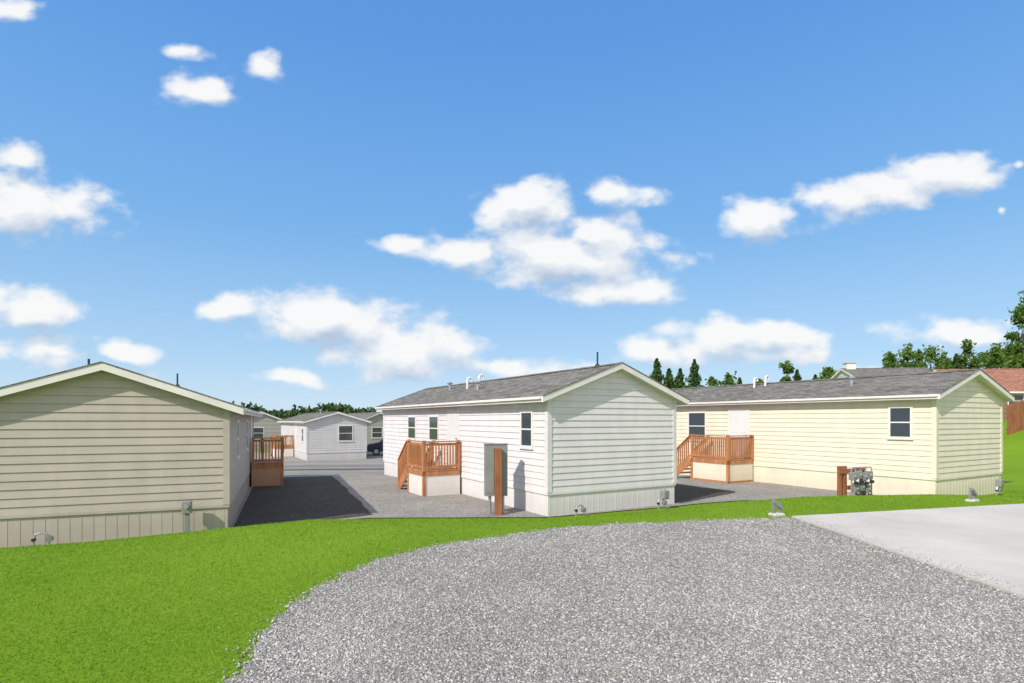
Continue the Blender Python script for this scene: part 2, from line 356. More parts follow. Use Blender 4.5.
def house(name,origin,th,W,Lg,eave,ridge,siding,roofm,label,detail=True,lap=.17,oh=.3,ohr=.22,windows=(),doors=(),skirt=.62,group='manufactured homes along the gravel yard',cat='house',vents=()):
    e=empty(name,origin,th,label,cat,group)
    sl=(ridge-eave)/(W/2+oh); top=lambda x: ridge-sl*abs(x-W/2)
    T=.12; wt=top(0)-T
    pk=ridge-T
    mb=MB()
    def ext(z):
        if z<=wt: return (0,W)
        k=min((z-wt)/sl,W/2); return (k,W-k)
    z=skirt
    if not detail: mb.box((0.02,0.02,0),(W-.02,Lg-.02,wt-.01),siding)
    while z<pk-.01:
        z1=min(z+lap,pk)
        segs=[(z,z1)] if not (z<wt<z1) else [(z,wt),(wt,z1)]
        for k,(a,b) in enumerate(segs):
            pa=.024-(a-z)/lap*.021; pb=.024-(b-z)/lap*.021
            (a0,a1),(b0,b1)=ext(a),ext(b)
            for yy,s in ((0,-1),(Lg,1)):
                q=[(a0,yy+s*pa,a),(a1,yy+s*pa,a),(b1,yy+s*pb,b),(b0,yy+s*pb,b)]
                mb.face(q if s<0 else q[::-1],siding)
                if k==0:
                    q=[(a0,yy,a),(a1,yy,a),(a1,yy+s*pa,a),(a0,yy+s*pa,a)]; mb.face(q,siding)
            if a<wt-.001:
                for xx,s in ((0,-1),(W,1)):
                    q=[(xx+s*pa,0,a),(xx+s*pa,Lg,a),(xx+s*pb,Lg,b),(xx+s*pb,0,b)]
                    mb.face(q if s>0 else q[::-1],siding)
                    if k==0: mb.face([(xx,0,a),(xx,Lg,a),(xx+s*pa,Lg,a),(xx+s*pa,0,a)],siding)
        z=z1
    mb.obj('wall',e)
    c=.1; p=.032
    for (xx,yy,sx,sy) in ((0,0,1,1),(W,0,-1,1),(0,Lg,1,-1),(W,Lg,-1,-1)):
        if not detail and yy>0: continue
        mb=MB(); x0,x1=xx-sx*p,xx+sx*c; y0,y1=yy-sy*p,yy+sy*c; xi,yi=xx+sx*.004,yy+sy*.004
        ring=[(x0,y0),(x1,y0),(x1,yi),(xi,yi),(xi,y1),(x0,y1)]
        if sx*sy<0: ring=ring[::-1]
        zb,zt_=skirt+.014,wt-.005
        k=len(ring); mb.v=[(a,b,zb) for a,b in ring]+[(a,b,zt_) for a,b in ring]; mb.mi(siding)
        for q in range(k): mb.f.append((q,(q+1)%k,k+(q+1)%k,k+q)); mb.m.append(0)
        mb.f.append(tuple(range(k,2*k))); mb.m.append(0)
        mb.obj('corner_trim',e)
    mb=MB(); i=.012
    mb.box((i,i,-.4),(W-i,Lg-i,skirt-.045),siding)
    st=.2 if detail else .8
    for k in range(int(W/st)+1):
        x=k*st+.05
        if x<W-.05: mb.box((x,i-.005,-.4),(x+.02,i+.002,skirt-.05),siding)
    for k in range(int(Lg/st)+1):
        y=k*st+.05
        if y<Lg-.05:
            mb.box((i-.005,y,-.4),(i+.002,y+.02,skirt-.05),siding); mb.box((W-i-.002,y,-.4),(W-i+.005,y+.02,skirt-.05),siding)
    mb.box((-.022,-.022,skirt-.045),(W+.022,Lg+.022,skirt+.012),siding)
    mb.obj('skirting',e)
    mb=MB(); y0,y1=-ohr,Lg+ohr; xl,xr=-oh,W+oh; zt=eave
    hw=W/2
    def P(x,z,y,d=0): return (x,y,z-d)
    mb.face([P(xl,zt,y0),P(hw,ridge,y0),P(hw,ridge,y1),P(xl,zt,y1)][::-1],roofm)
    mb.face([P(hw,ridge,y0),P(xr,zt,y0),P(xr,zt,y1),P(hw,ridge,y1)][::-1],roofm)
    mb.face([P(xl,zt,y0,T),P(hw,ridge,y0,T),P(hw,ridge,y1,T),P(xl,zt,y1,T)],M['trim'])
    mb.face([P(hw,ridge,y0,T),P(xr,zt,y0,T),P(xr,zt,y1,T),P(hw,ridge,y1,T)],M['trim'])
    mb.face([(hw-.16,y0,ridge-.16*sl+.02),(hw,y0,ridge+.022),(hw,y1,ridge+.022),(hw-.16,y1,ridge-.16*sl+.02)][::-1],roofm)
    mb.face([(hw,y0,ridge+.022),(hw+.16,y0,ridge-.16*sl+.02),(hw+.16,y1,ridge-.16*sl+.02),(hw,y1,ridge+.022)][::-1],roofm)
    r=mb.obj('roof',e)
    fb=MB(); hb=.15
    for yy,s in ((y0,-1),(y1,1)):
        ya,yb=(yy-.03,yy) if s<0 else (yy,yy+.03)
        for xa,za,xb,zb in ((xl-.02,zt-.02*sl,hw,ridge),(hw,ridge,xr+.02,zt-.02*sl)):
            n=len(fb.v); o_=.0
            for y in (ya,yb):
                fb.v+=[(xa,y,za+o_-hb),(xb,y,zb+o_-hb),(xb,y,zb+o_),(xa,y,za+o_)]
            for q in ((0,1,2,3),(7,6,5,4),(0,4,5,1),(2,6,7,3),(1,5,6,2),(0,3,7,4)):
                fb.f.append(tuple(n+k for k in q)); fb.m.append(fb.mi(M['trim']))
            # shingle drip edge above the board
            n=len(fb.v)
            for y in (ya-.015,yb+.01):
                fb.v+=[(xa,y,za+.002),(xb,y,zb+.002),(xb,y,zb+.026),(xa,y,za+.026)]
            for q in ((0,1,2,3),(7,6,5,4),(0,4,5,1),(2,6,7,3),(1,5,6,2),(0,3,7,4)):
                fb.f.append(tuple(n+k for k in q)); fb.m.append(fb.mi(roofm))
    fb.box((xl-.025,y0,zt-.145),(xl,y1,zt-.004),M['trim']); fb.box((xr,y0,zt-.145),(xr+.025,y1,zt-.004),M['trim'])
    if detail:
        for xx in (xl-.085,xr+.027): fb.box((xx,y0+.02,zt-.075),(xx+.058,y1-.02,zt-.012),M['trim'])
    fb.obj('fascia',r)
    for (vx,vy,kind) in vents:
        zz=top(vx); v=MB()
        if kind=='pole':
            v.tube([(vx,vy,zz-.05),(vx,vy,zz+.42)],.025,M['dark'],8); v.tube([(vx,vy,zz+.0),(vx,vy,zz+.08)],[.09,.04],M['dark'],10)
            v.obj('vent_pipe',r)
        elif kind=='hook':
            v.tube([(vx,vy,zz-.05),(vx,vy,zz+.32),(vx+.03,vy,zz+.4),(vx+.12,vy,zz+.42),(vx+.19,vy,zz+.38),(vx+.2,vy,zz+.28)],.045,M['trim'],10); v.obj('vent_pipe',r)
        elif kind=='chimney':
            v.box((vx-.4,vy-.4,zz-1),(vx+.4,vy+.4,zz+.5),M['trim']); v.box((vx-.48,vy-.48,zz+.5),(vx+.48,vy+.48,zz+.6),M['concrete']); v.obj('chimney',r)
        else:
            v.tube([(vx,vy,zz-.05),(vx,vy,zz+.22)],.06,M['galv'],12); v.tube([(vx,vy,zz+.22),(vx,vy,zz+.25),(vx,vy,zz+.33)],[.1,.13,.03],M['galv'],12); v.obj('roof_vent',r)
    for w in windows: window(e,w[0],W,*w[1:])
    for d in doors: door(e,d[0],W,*d[1:])
    return e
def off(o,th,x,y):
    return (o[0]+x*math.cos(th)-y*math.sin(th), o[1]+x*math.sin(th)+y*math.cos(th))
TM=math.radians(30)
HM=(.92,14.45)
house('manufactured_house',(HM[0],HM[1],0),TM,4.5,13.8,3.1,4.05,M['white'],M['shingle'],'white sided manufactured home with grey gable roof',
  windows=[('left',.68,1.74,.66,1.02),('left',7.15,1.7,.95,.98),('left',9.5,1.7,.95,.98)],doors=[('left',5.45,.92,.85,1.85)],
  vents=[(2.2,.75,'pole'),(1.5,6.9,'hook'),(1.3,7.5,'hook'),(1.5,9.6,'cap'),(1.0,6.0,'cap')])
TL=math.radians(22.2); WL=4.54
cl=(-6.28,12.5); OL=off(cl,TL,-WL,0)
house('manufactured_house',(OL[0],OL[1],0),TL,WL,11.6,2.77,3.66,M['tan'],M['shingle'],'beige sided manufactured home seen from its gable end',
  windows=[('right',2.2,1.5,.7,1.0),('right',6.5,1.5,.9,1.0)],doors=[('right',9.45,.92,.85,1.75)],vents=[(1.65,1.3,'pole'),(2.6,6.5,'pole')])
TY=math.radians(29.5); HYo=(12.9,17.2)
house('manufactured_house',(HYo[0],HYo[1],.08),TY,4.5,15.5,3.2,4.04,M['yellow'],M['shingle'],'cream yellow manufactured home with grey gable roof',
  windows=[('left',.62,1.82,.72,1.05),('left',8.8,1.5,1.06,1.3)],doors=[('left',6.65,.85,.88,1.95)],
  vents=[(1.8,7.2,'hook'),(1.6,7.6,'hook'),(1.2,3.2,'cap')])
TF=math.radians(30)
def zg(x,y): return float(H(x,y))
HF=(-15.4,42.4)
house('manufactured_house',(*HF,-.6),TF,4.5,13,3.0,3.75,M['grey'],M['shingle'],'pale grey manufactured home across the street',
  windows=[('front',2.3,1.45,1.15,1.25),('left',1.2,1.4,.8,1.1)],doors=[('left',4.2,.8,.9,2)],vents=[(2,5,'cap')])
for (x,y,m,t,lb,W_,L_) in [(-27.5,56,'beige2',28,'tan manufactured home beyond the street',4.8,14),(-16.4,60,'beige2',30,'tan manufactured home with grey roof',4.8,13),
                     (-33,70,'grey',30,'grey manufactured home in the second row',5,14),(-23.5,72,'white',30,'white manufactured home in the second row',5,14),(-36.5,88,'bluegrey',25,'blue grey home in the far row',8,14),
                     (-26,92,'grey',25,'grey home in the far row',8,14),(-47,92,'beige2',30,'tan home in the far row',8,12),(-41,104,'grey',20,'grey home in the far row',9,12),(-54,112,'bluegrey',25,'blue grey home in the far row',9,12)]:
    house('manufactured_house',(x,y,zg(x,y)),math.radians(t),W_,L_,2.9,4.0 if y<100 else 5.0,M[m],M['shingle'],lb,detail=False,lap=.4,
      windows=[('front',1.5,1.2,1.2,1.2),('left',2,1.2,1,1.1),('left',7,1.2,1,1.1)],group='manufactured homes in the far rows')
for (x,y,m,rm,t,lb,W_,L_,ev,rd,v,wn) in [(38.4,50,'grey','shingle',84,'grey roofed house with pale chimney',7,7.0,3.5,4.95,[(3.6,6.4,'chimney')],[('left',2,2,1,1),('left',4.5,2,1,1)]),
     (50,45,'brown','shingleb',84,'dark brown house with red brown shingle roof',8,12.6,2.3,4.5,[],[('left',3,1.0,1.2,1.1),('left',8.5,1.0,1.2,1.1)])]:
    house('house',(x,y,zg(x,y)),math.radians(t),W_,L_,ev,rd,M[m],M[rm],lb,detail=False,lap=.3,oh=.5,windows=wn,group=None,vents=v)

# ---------------------------------------------------------------- decks
def deck(origin,z,th,sx,label,D=1.5,Ln=1.6,fl=.9,skm=None,rail=.92,steps=5):
    e=empty('wooden_deck',(origin[0],origin[1],z),th,label,'deck','stained wooden entry decks')
    C=M['cedar']; skm=skm or M['trim']
    X=lambda x: x*sx
    g0=.04
    mb=MB()
    nb=int(D/.14)
    for k in range(nb):
        a=g0+k*(D-g0)/nb; mb.box((X(a),-.03,fl-.035),(X(a+(D-g0)/nb-.008),Ln+.03,fl),C)
    mb.box((X(g0),-.02,fl-.19),(X(D),.02,fl-.037),C); mb.box((X(g0),Ln-.02,fl-.19),(X(D),Ln+.02,fl-.037),C); mb.box((X(D-.04),.021,fl-.19),(X(D),Ln-.021,fl-.037),C)
    mb.obj('deck_floor',e)
    mb=MB()
    mb.box((X(g0),0,.05),(X(D-.02),.018,fl-.192),skm); mb.box((X(g0),Ln-.018,.05),(X(D-.02),Ln,fl-.192),skm); mb.box((X(D-.038),.02,.05),(X(D-.02),Ln-.02,fl-.192),skm)
    mb.obj('deck_skirting',e)
    mb=MB()
    mb.box((X(g0),-.02,-.1),(X(D),.017,.049),C); mb.box((X(D-.03),.02,-.1),(X(D+.005),Ln,.049),C); mb.obj('base_board',e)
    for (px,py,z0) in ((D-.045,.045,-.1),(g0+.05,.03,fl),(D-.045,Ln-.045,-.1)):
        p=MB(); p.box((X(px-.045),py-.065,z0),(X(px+.045),py+.045,fl+rail+.04),C); p.obj('post',e)
    def run(mb,a,b,za,zb):
        ax,ay=a;bx,by=b
        mb.beam((X(ax),ay,za+rail),(X(bx),by,zb+rail),.12,.04,C)
        mb.beam((X(ax),ay,za+rail-.09),(X(bx),by,zb+rail-.09),.035,.08,C)
        mb.beam((X(ax),ay,za+.1),(X(bx),by,zb+.1),.035,.08,C)
        ln=math.hypot(bx-ax,by-ay); k=max(2,int(ln/.1))
        for i in range(1,k):
            t=i/k; x=ax+(bx-ax)*t; y=ay+(by-ay)*t; zz=za+(zb-za)*t
            mb.box((X(x)-.021,y-.021,zz+.1),(X(x)+.021,y+.021,zz+rail-.06),C)
    mb=MB(); run(mb,(g0+.05,.0),(D-.045,.0),fl,fl); run(mb,(D-.02,.03),(D-.02,Ln-.05),fl,fl)
    mb.obj('railing',e)
    mb=MB(); rise=fl/steps; rn=.23; sw0,sw1=.35,D-.02
    for k in range(1,steps):
        zz=fl-k*rise; mb.box((X(sw0+.04),Ln+(k-1)*rn+.02,zz-.04),(X(sw1-.04),Ln+k*rn+.03,zz),C)
    for xx in (sw0,sw1):
        mb.beam((X(xx),Ln+.02,fl-.14),(X(xx),Ln+steps*rn-.1,.02),.04,.28,C)
    mb.obj('stair',e)
    for xx in (sw0,sw1):
        mb=MB(); run(mb,(xx,Ln+.03),(xx,Ln+(steps-1)*rn),fl-.02,rise*1.0)
        mb.box((X(xx-.045),Ln+(steps-1)*rn-.045,0),(X(xx+.045),Ln+(steps-1)*rn+.045,rise+rail+.05),C)
        mb.obj('stair_railing',e)
    return e
deck(off(HM,TM,-.03,5.2),-.03,TM,-1,'orange stained deck with stairs against the white home',D=1.35,Ln=1.5)
deck(off(cl,TL,.03,9.0),0,TL,1,'reddish stained deck beside the beige home',D=1.12,skm=M['skirtb'],Ln=1.5,steps=4)
deck(off(HYo,TY,-.03,6.4),.05,TY,-1,'orange stained deck with stairs against the yellow home',D=1.5,Ln=1.9,skm=M['yellow'])
deck(off(HF,TF,-.03,5.6),-.6,TF,-1,'brown deck on the pale grey home')

# ---------------------------------------------------------------- utilities
e=empty('electrical_cabinet',(-.36,14.75,0),math.radians(8),'grey electrical cabinet mounted behind a brown timber post','electrical cabinet')
mb=MB(); mb.box((-.09,-.09,-.3),(.09,.09,1.76),M['post']); mb.obj('post',e,bevel=.008)
mb=MB(); mb.box((-.34,.1,.5),(.26,.34,1.85),M['metal']); mb.box((-.36,.08,1.85),(.28,.36,1.88),M['metal']); mb.obj('cabinet_box',e,bevel=.01)
for a,b in ((-.3,-.1),(.1,.24)):
    mb=MB(); mb.box((a,.088,.58),(b,.1,1.78),M['metal']); mb.obj('cabinet_door',e)
for a in (-.2,.15):
    mb=MB(); mb.tube([(a,.2,-.2),(a,.2,.52)],.04,M['galv']); mb.obj('conduit',e)
def pedestal(x,y,label,rz=0):
    e=empty('power_pedestal',(x,y,zg(x,y)),rz,label,'utility pedestal','utility risers beside the homes')
    mb=MB(); mb.box((-.04,-.04,-.2),(.04,.04,.7),M['metal']); mb.obj('post',e)
    mb=MB(); mb.box((-.09,-.08,.52),(.09,.06,.78),M['metal']); mb.obj('meter_box',e,bevel=.015)
    mb=MB(); mb.tube([(0,-.08,.68),(0,-.13,.68)],.05,M['galv'],14); mb.obj('meter_dial',e)
pedestal(-6.9,12.0,'grey power pedestal in front of the beige siding',math.radians(20))
def gasriser(x,y,label,rz=0,big=False):
    e=empty('gas_riser',(x,y,zg(x,y)),rz,label,'gas riser','utility risers beside the homes')
    mb=MB(); mb.tube([(-.15,0,-.1),(-.15,0,.22),(-.12,0,.3),(-.04,0,.33),(.05,0,.3),(.09,0,.22),(.09,0,.1),(.12,.02,.06),(.3,.06,.05)],.022,M['galv'],8); mb.obj('pipe',e)
    mb=MB(); mb.tube([(-.15,-.03,.2),(-.15,.03,.2)],.035,M['dark'],12); mb.obj('valve',e)
    mb=MB(); mb.tube([(.09,-.04,.2),(.09,.05,.2)],.06,M['metal'],14); mb.obj('regulator',e)
    if big:
        mb=MB(); mb.box((.0,-.08,.3),(.2,.1,.55),M['metal']); mb.obj('meter_box',e,bevel=.03)
        mb=MB(); mb.tube([(.1,.02,.5),(.1,.02,.66)],.018,M['galv'],8); mb.obj('riser_pipe',e)
gasriser(-9.0,10.85,'small curved gas riser at the beige wall',math.radians(22))
gasriser(1.75,14.35,'short grey gas riser on the lawn',math.radians(30))
gasriser(4.15,15.6,'gas meter with pipe against white siding',math.radians(30),True)
gasriser(15.85,18.4,'gas meter with pipe against yellow siding',math.radians(30),True)
ex,ey=10.5,17.45
e=empty('gas_meter_rack',(ex,ey,zg(ex,ey)),math.radians(18),'row of grey gas meters on a brown timber rack','gas meter rack')
for x in (-.45,-.25,.45):
    mb=MB(); mb.box((x-.05,.0,-.3),(x+.05,.09,1.08 if x<0 else .95),M['post']); mb.obj('post',e)
for a in ((-.52,.85,1.0),(-.2,.35,.48)):
    mb=MB(); mb.box((a[0],-.025,a[1]),(.52,-.001,a[2]),M['post']); mb.obj('rail',e)
for k,(x,z) in enumerate(((-.13,.66),(.08,.7),(.29,.64),(.5,.68),(-.05,.28),(.18,.33),(.42,.26))):
    mb=MB(); mb.box((x-.085,-.24,z),(x+.085,-.06,z+.24),M['metal']); mb.tube([(x,-.27,z+.12),(x,-.24,z+.12)],.05,M['galv'],14); mb.obj('meter',e,bevel=.035)
    mb=MB(); mb.tube([(x-.09,-.3,z-.07),(x+.0,-.3,z-.07)],.05,M['dark'],12); mb.tube([(x-.05,-.3,z-.07),(x-.05,-.2,z+.05)],.02,M['dark'],8); mb.obj('regulator',e)
mb=MB()
mb.tube([(-.18,-.14,-.2),(-.18,-.14,1.0),(-.14,-.14,1.04),(.58,-.14,1.04),(.63,-.14,1.0),(.63,-.14,-.2)],.022,M['galv'],8)
for x in (-.02,.19,.4): mb.tube([(x,-.13,-.1),(x,-.13,1.04)],.018,M['galv'],8)
mb.tube([(-.18,-.14,.1),(.63,-.14,.1)],.02,M['dark'],8); mb.tube([(-.18,-.2,.56),(.63,-.2,.56)],.02,M['dark'],8)
mb.obj('pipe',e)
def anchor(x,y,rz):
    e=empty('ground_anchor',(x,y,zg(x,y)),rz,'small steel anchor bracket on a grey block in grass','ground anchor','steel anchors at the lawn edge')
    mb=MB(); a,b,h=.12,.09,.05
    for z,s in ((-.05,1),(h*.7,1),(h,.8)):
        mb.v+=[(-a*s,-b*s,z),(a*s,-b*s,z),(a*s,b*s,z),(-a*s,b*s,z)]
    for l in (0,4):
        for k in range(4): mb.f.append((l+k,l+(k+1)%4,l+4+(k+1)%4,l+4+k)); mb.m.append(mb.mi(M['concrete']))
    mb.f.append((8,9,10,11)); mb.m.append(0); mb.obj('block',e,bevel=.01)
    mb=MB(); mb.box((-.10,-.02,h-.01),(-.06,.02,.3),M['metal']); mb.box((.05,-.02,h-.01),(.09,.02,.24),M['metal']); mb.beam((-.09,-.03,.27),(.11,-.03,.13),.02,.06,M['metal']); mb.obj('bracket',e)
anchor(4.85,10.35,.3); anchor(9.9,12.15,.5)

# ---------------------------------------------------------------- fence
fx,fy=26.3,30.0
e=empty('wooden_fence',(fx,fy,zg(fx,fy)),math.radians(12),'red brown board fence on the grassy rise','fence')
mb=MB()
for k in range(50):
    g_=zg(fx+k*.16*math.cos(.21),fy+k*.16*math.sin(.21))-zg(fx,fy)
    mb.box((k*.16,-.012,g_-.3),(k*.16+.15,.012,g_+1.6+random.uniform(-.02,.02)),M['post'])
mb.obj('boards',e)
g2=zg(fx+7.8,fy+1.6)-zg(fx,fy)
for z in (.3,1.3):
    mb=MB(); mb.beam((0,.04,z+.05),(8,.04,z+.05+g2),.05,.09,M['post']); mb.obj('rail',e)

# ---------------------------------------------------------------- car
def car(x,y,rz,label):
    e=empty('parked_car',(x,y,zg(x,y)+.05),rz,label,'car')
    prof=[(-2.2,.35),(-2.25,.75),(-2.1,1.0),(-1.9,1.05),(-1.75,1.55),(-1.5,1.66),(.3,1.66),(.55,1.6),(1.15,1.1),(2.05,.95),(2.22,.75),(2.22,.4),(2.0,.3),(-2.0,.3)]
    mb=MB(); hw=lambda z: .88 if z<1.08 else .88-(z-1.08)*.35
    n=len(prof); mb.v=[(px,-hw(pz),pz) for px,pz in prof]+[(px,hw(pz),pz) for px,pz in prof]
    mb.mi(M['car'])
    mb.f.append(tuple(range(n))); mb.f.append(tuple(range(2*n-1,n-1,-1)))
    for i in range(n): j=(i+1)%n; mb.f.append((i,i+n,j+n,j))
    mb.m=[0]*len(mb.f); mb.obj('body',e,bevel=.04)
    for s in (-1,1):
        for a,b in ((-1.62,-.65),(-.55,.35)):
            w=MB(); q=[(a,s*.885,1.12),(b+(.5 if b>0 else 0),s*.885,1.12),(b,s*.72,1.56),(a+.1,s*.72,1.56)]
            w.face(q if s<0 else q[::-1],M['glass']); w.obj('window',e)
    w=MB(); w.face([(.62,-.66,1.56),(1.14,-.8,1.13),(1.14,.8,1.13),(.62,.66,1.56)],M['glass']); w.obj('windscreen',e)
    w=MB(); w.face([(-1.93,-.8,1.1),(-1.79,-.66,1.52),(-1.79,.66,1.52),(-1.93,.8,1.1)],M['glass']); w.obj('rear_window',e)
    for wx in (-1.4,1.4):
        for s in (-1,1):
            w=MB(); w.tube([(wx,s*.7,.33),(wx,s*.92,.33)],.33,M['tire'],20); wo=w.obj('wheel',e)
            r=MB(); r.tube([(wx,s*.9,.33),(wx,s*.93,.33)],.2,M['galv'],14); r.obj('rim',wo)
    for s in (-1,1):
        w=MB(); w.box((2.12,s*.55,.72),(2.25,s*.82,.86),M['lamp']); w.obj('headlight',e)
        w=MB(); w.box((-2.27,s*.6,.75),(-2.15,s*.85,.95),M['red']); w.obj('tail_light',e)
car(-10.6,50,math.radians(195),'dark blue car parked near the grey home')

# ---------------------------------------------------------------- trees
def leafquads(c,size,K):
    d=rng.normal(size=(K,3)); d/=np.linalg.norm(d,axis=1)[:,None]
    u=np.cross(d,rng.normal(size=(K,3))); u/=np.linalg.norm(u,axis=1)[:,None]; w=np.cross(d,u)
    s=(size*(.5+rng.random(K)))[:,None]
    return np.stack([c-u*s,c-w*s*.6,c+u*s,c+w*s*.6],1)
def tree(px,topy,D,kind,wid=None,label=None):
    x=(px-512)/F*D; z0=zg(x,D); top=CAMZ+(HY-topy)/F*D; h=top-z0
    lab=label or ('dark green conifer behind the homes' if kind=='c' else 'leafy green tree behind the homes')
    e=empty('pine_tree' if kind=='c' else 'tree',(x,D,z0),0,lab,'tree','trees behind the homes')
    mb=MB()
    lean=random.uniform(-.02,.02)*h
    mb.tube([(0,0,-.3),(lean*.4,0,h*.35),(lean,0,h*.92)],[h*.022+.05,h*.015+.03,.02],M['bark'],8)
    if kind=='c':
        for k in range(10):
            z=h*(.2+.07*k); a=random.uniform(0,6.28); r=(1-z/h)*h*.16
            mb.tube([(lean*z/h,0,z),(lean*z/h+r*math.cos(a),r*math.sin(a),z-.1*r)],[.04,.01],M['bark'],5)
        mb.obj('trunk',e)
        K=2400; t=rng.random(K)**.75; z=h*(.1+.9*t)
        ph=random.uniform(0,6); lay=np.sin(z/h*44+ph+rng.normal(0,.4,K))*.3+.8
        a=rng.uniform(0,6.28,K); bump_=1+.35*np.sin(a*3+z*1.7+ph)
        rmax=(wid or h*random.uniform(.3,.4))*(1-t)**.9*lay*bump_+.04; r=rmax*np.sqrt(rng.random(K))
        c=np.stack([r*np.cos(a)+lean*z/h,r*np.sin(a),z-r*.3],-1)
        npmesh('crown',leafquads(c,.2 if h<12 else .26,K),4,[(0,1,2,3)],M['needle'],e)
    else:
        W=wid or h*random.uniform(.2,.3); cl=[]; ncl=26
        for k in range(ncl):
            t=random.random(); z=h*(.25+.68*t); rr=W*(max(.04,1-t)**.6)*random.uniform(.2,1.05); a=random.uniform(0,6.28)
            cl.append((rr*math.cos(a),rr*math.sin(a),z))
        for c in cl[:9]: mb.tube([(lean*.3,0,h*.25),(c[0]*.5,c[1]*.5,(c[2]+h*.25)/2+.3),c],[.1,.06,.02],M['bark'],5)
        mb.obj('trunk',e)
        pts=[]; kk=80 if D>70 else 150
        for c in cl:
            s=W*random.uniform(.18,.36); q=rng.normal(size=(kk,3))*np.array([s,s,s*.8])*.55; pts.append(q+np.array(c))
        pts.append(np.stack([rng.normal(0,W*.1,120),rng.normal(0,W*.1,120),rng.uniform(h*.78,h,120)],-1))
        c=np.concatenate(pts)
        npmesh('crown',leafquads(c,.17 if D<70 else .24,len(c)),4,[(0,1,2,3)],M['leaf'],e)
for t in [(657,359,75,'c'),(669,369,74,'c'),(694,360,78,'c'),(680,369,82,'c'),(728,373,90,'r'),(787,361,85,'r'),(797,370,84,'c'),(829,367,92,'r'),(815,375,95,'c'),
          (643,376,80,'r'),(740,378,94,'c'),(889,352,96,'r'),(908,344,98,'r'),(920,351,99,'c'),(932,346,92,'r'),(944,352,100,'r'),(966,339,97,'r',2.8),(957,354,97,'c'),(998,343,90,'r'),(1010,350,95,'c'),(984,352,102,'r'),
          (1025,290,60,'r',2.3,'tall leafy birch tree above the brown house'),(1050,300,66,'c'),(1016,345,74,'r'),(760,379,100,'r'),(712,377,98,'r')]:
    tree(*t)
K=26000
x=rng.uniform(-330,40,K); y=rng.uniform(300,340,K); hmax=9.2+2.2*np.sin(x*.11)+1.6*np.sin(x*.37+1)+1.3*np.sin(x*.9)
z=-1.8+hmax*rng.random(K)**.6+rng.normal(0,.5,K)
o=npmesh('distant_wood',leafquads(np.stack([x,y,z],-1),1.3,K),4,[(0,1,2,3)],M['wood']); o['kind']='stuff'; o['label']='dark green line of far woodland on the horizon'; o['category']='woods'

# ---------------------------------------------------------------- world
SA=math.radians(38); az=(-.65,-.76)
w=bpy.data.worlds.new('World'); sc.world=w; w.use_nodes=True; nt=w.node_tree; nt.nodes.clear()
out=N(nt,'ShaderNodeOutputWorld'); sky=N(nt,'ShaderNodeTexSky',sky_type='NISHITA'); sky.sun_disc=False
sky.sun_elevation=SA; sky.sun_rotation=math.atan2(az[0],az[1])%(2*math.pi)
sky.air_density=1.0; sky.dust_density=.3; sky.ozone_density=1.5
tc=N(nt,'ShaderNodeTexCoord'); sx=N(nt,'ShaderNodeSeparateXYZ'); L(nt,tc.outputs['Generated'],sx.inputs[0])
skm=mixc(nt,1.0,sky.outputs[0],(.14,.14,.14),'MULTIPLY')
haze=ramp(nt,sx.outputs['Z'],[(0,(.60,.77,.94)),(.1,(.42,.66,.92)),(.3,(.20,.475,.87)),(.55,(.115,.345,.81)),(1,(.05,.2,.58))])
skc=mixc(nt,.87,skm,haze)
bg=N(nt,'ShaderNodeBackground'); bg.inputs['Strength'].default_value=1; L(nt,skc,bg.inputs['Color'])
my=N(nt,'ShaderNodeMath',operation='MAXIMUM'); L(nt,sx.outputs['Y'],my.inputs[0]); my.inputs[1].default_value=.05
du=N(nt,'ShaderNodeMath',operation='DIVIDE'); L(nt,sx.outputs['X'],du.inputs[0]); L(nt,my.outputs[0],du.inputs[1])
dv=N(nt,'ShaderNodeMath',operation='DIVIDE'); L(nt,sx.outputs['Z'],dv.inputs[0]); L(nt,my.outputs[0],dv.inputs[1])
cv=N(nt,'ShaderNodeCombineXYZ'); L(nt,du.outputs[0],cv.inputs[0]); L(nt,dv.outputs[0],cv.inputs[1])
BL=[(197,90,42,20,1),(185,52,30,12,.6),(258,68,30,20,.6),(35,207,76,36,1),(20,156,38,20,.7),(10,10,34,20,.8),
(25,308,58,26,1),(40,350,66,20,.85),(125,353,38,16,.85),(325,316,92,30,1),(365,330,60,30,.9),(400,352,88,30,1),(228,309,40,16,.9),(293,378,54,13,.7),(285,325,50,18,.85),
(560,255,112,40,1),(530,206,62,26,1),(470,252,70,20,.9),(400,244,40,13,.8),(612,192,48,18,.8),(590,232,60,24,.9),(615,292,70,18,.9),
(762,220,48,26,.9),(850,200,60,24,.9),(890,188,60,24,.9),(950,175,60,26,1),(1000,211,16,8,.4),(750,334,92,22,.95),(690,352,95,20,.85),(640,348,36,20,.85),(800,358,46,14,.8),
(960,336,74,20,.9),(500,368,110,16,.65),(1020,164,18,9,.45),(560,372,80,14,.7),(100,380,100,14,.65),(880,376,120,14,.65)]
gt=bpy.data.node_groups.new('cloud_density','ShaderNodeTree')
gt.interface.new_socket('Vector',in_out='INPUT',socket_type='NodeSocketVector'); gt.interface.new_socket('Density',in_out='OUTPUT',socket_type='NodeSocketFloat')
gi=N(gt,'NodeGroupInput'); go=N(gt,'NodeGroupOutput')
nz=N(gt,'ShaderNodeTexNoise'); nz.inputs['Scale'].default_value=9; nz.inputs['Detail'].default_value=2; L(gt,gi.outputs[0],nz.inputs['Vector'])
vs=N(gt,'ShaderNodeVectorMath',operation='SUBTRACT'); L(gt,nz.outputs['Color'],vs.inputs[0]); vs.inputs[1].default_value=(.5,.5,.5)
vm=N(gt,'ShaderNodeVectorMath',operation='MULTIPLY'); L(gt,vs.outputs[0],vm.inputs[0]); vm.inputs[1].default_value=(.08,.03,0)
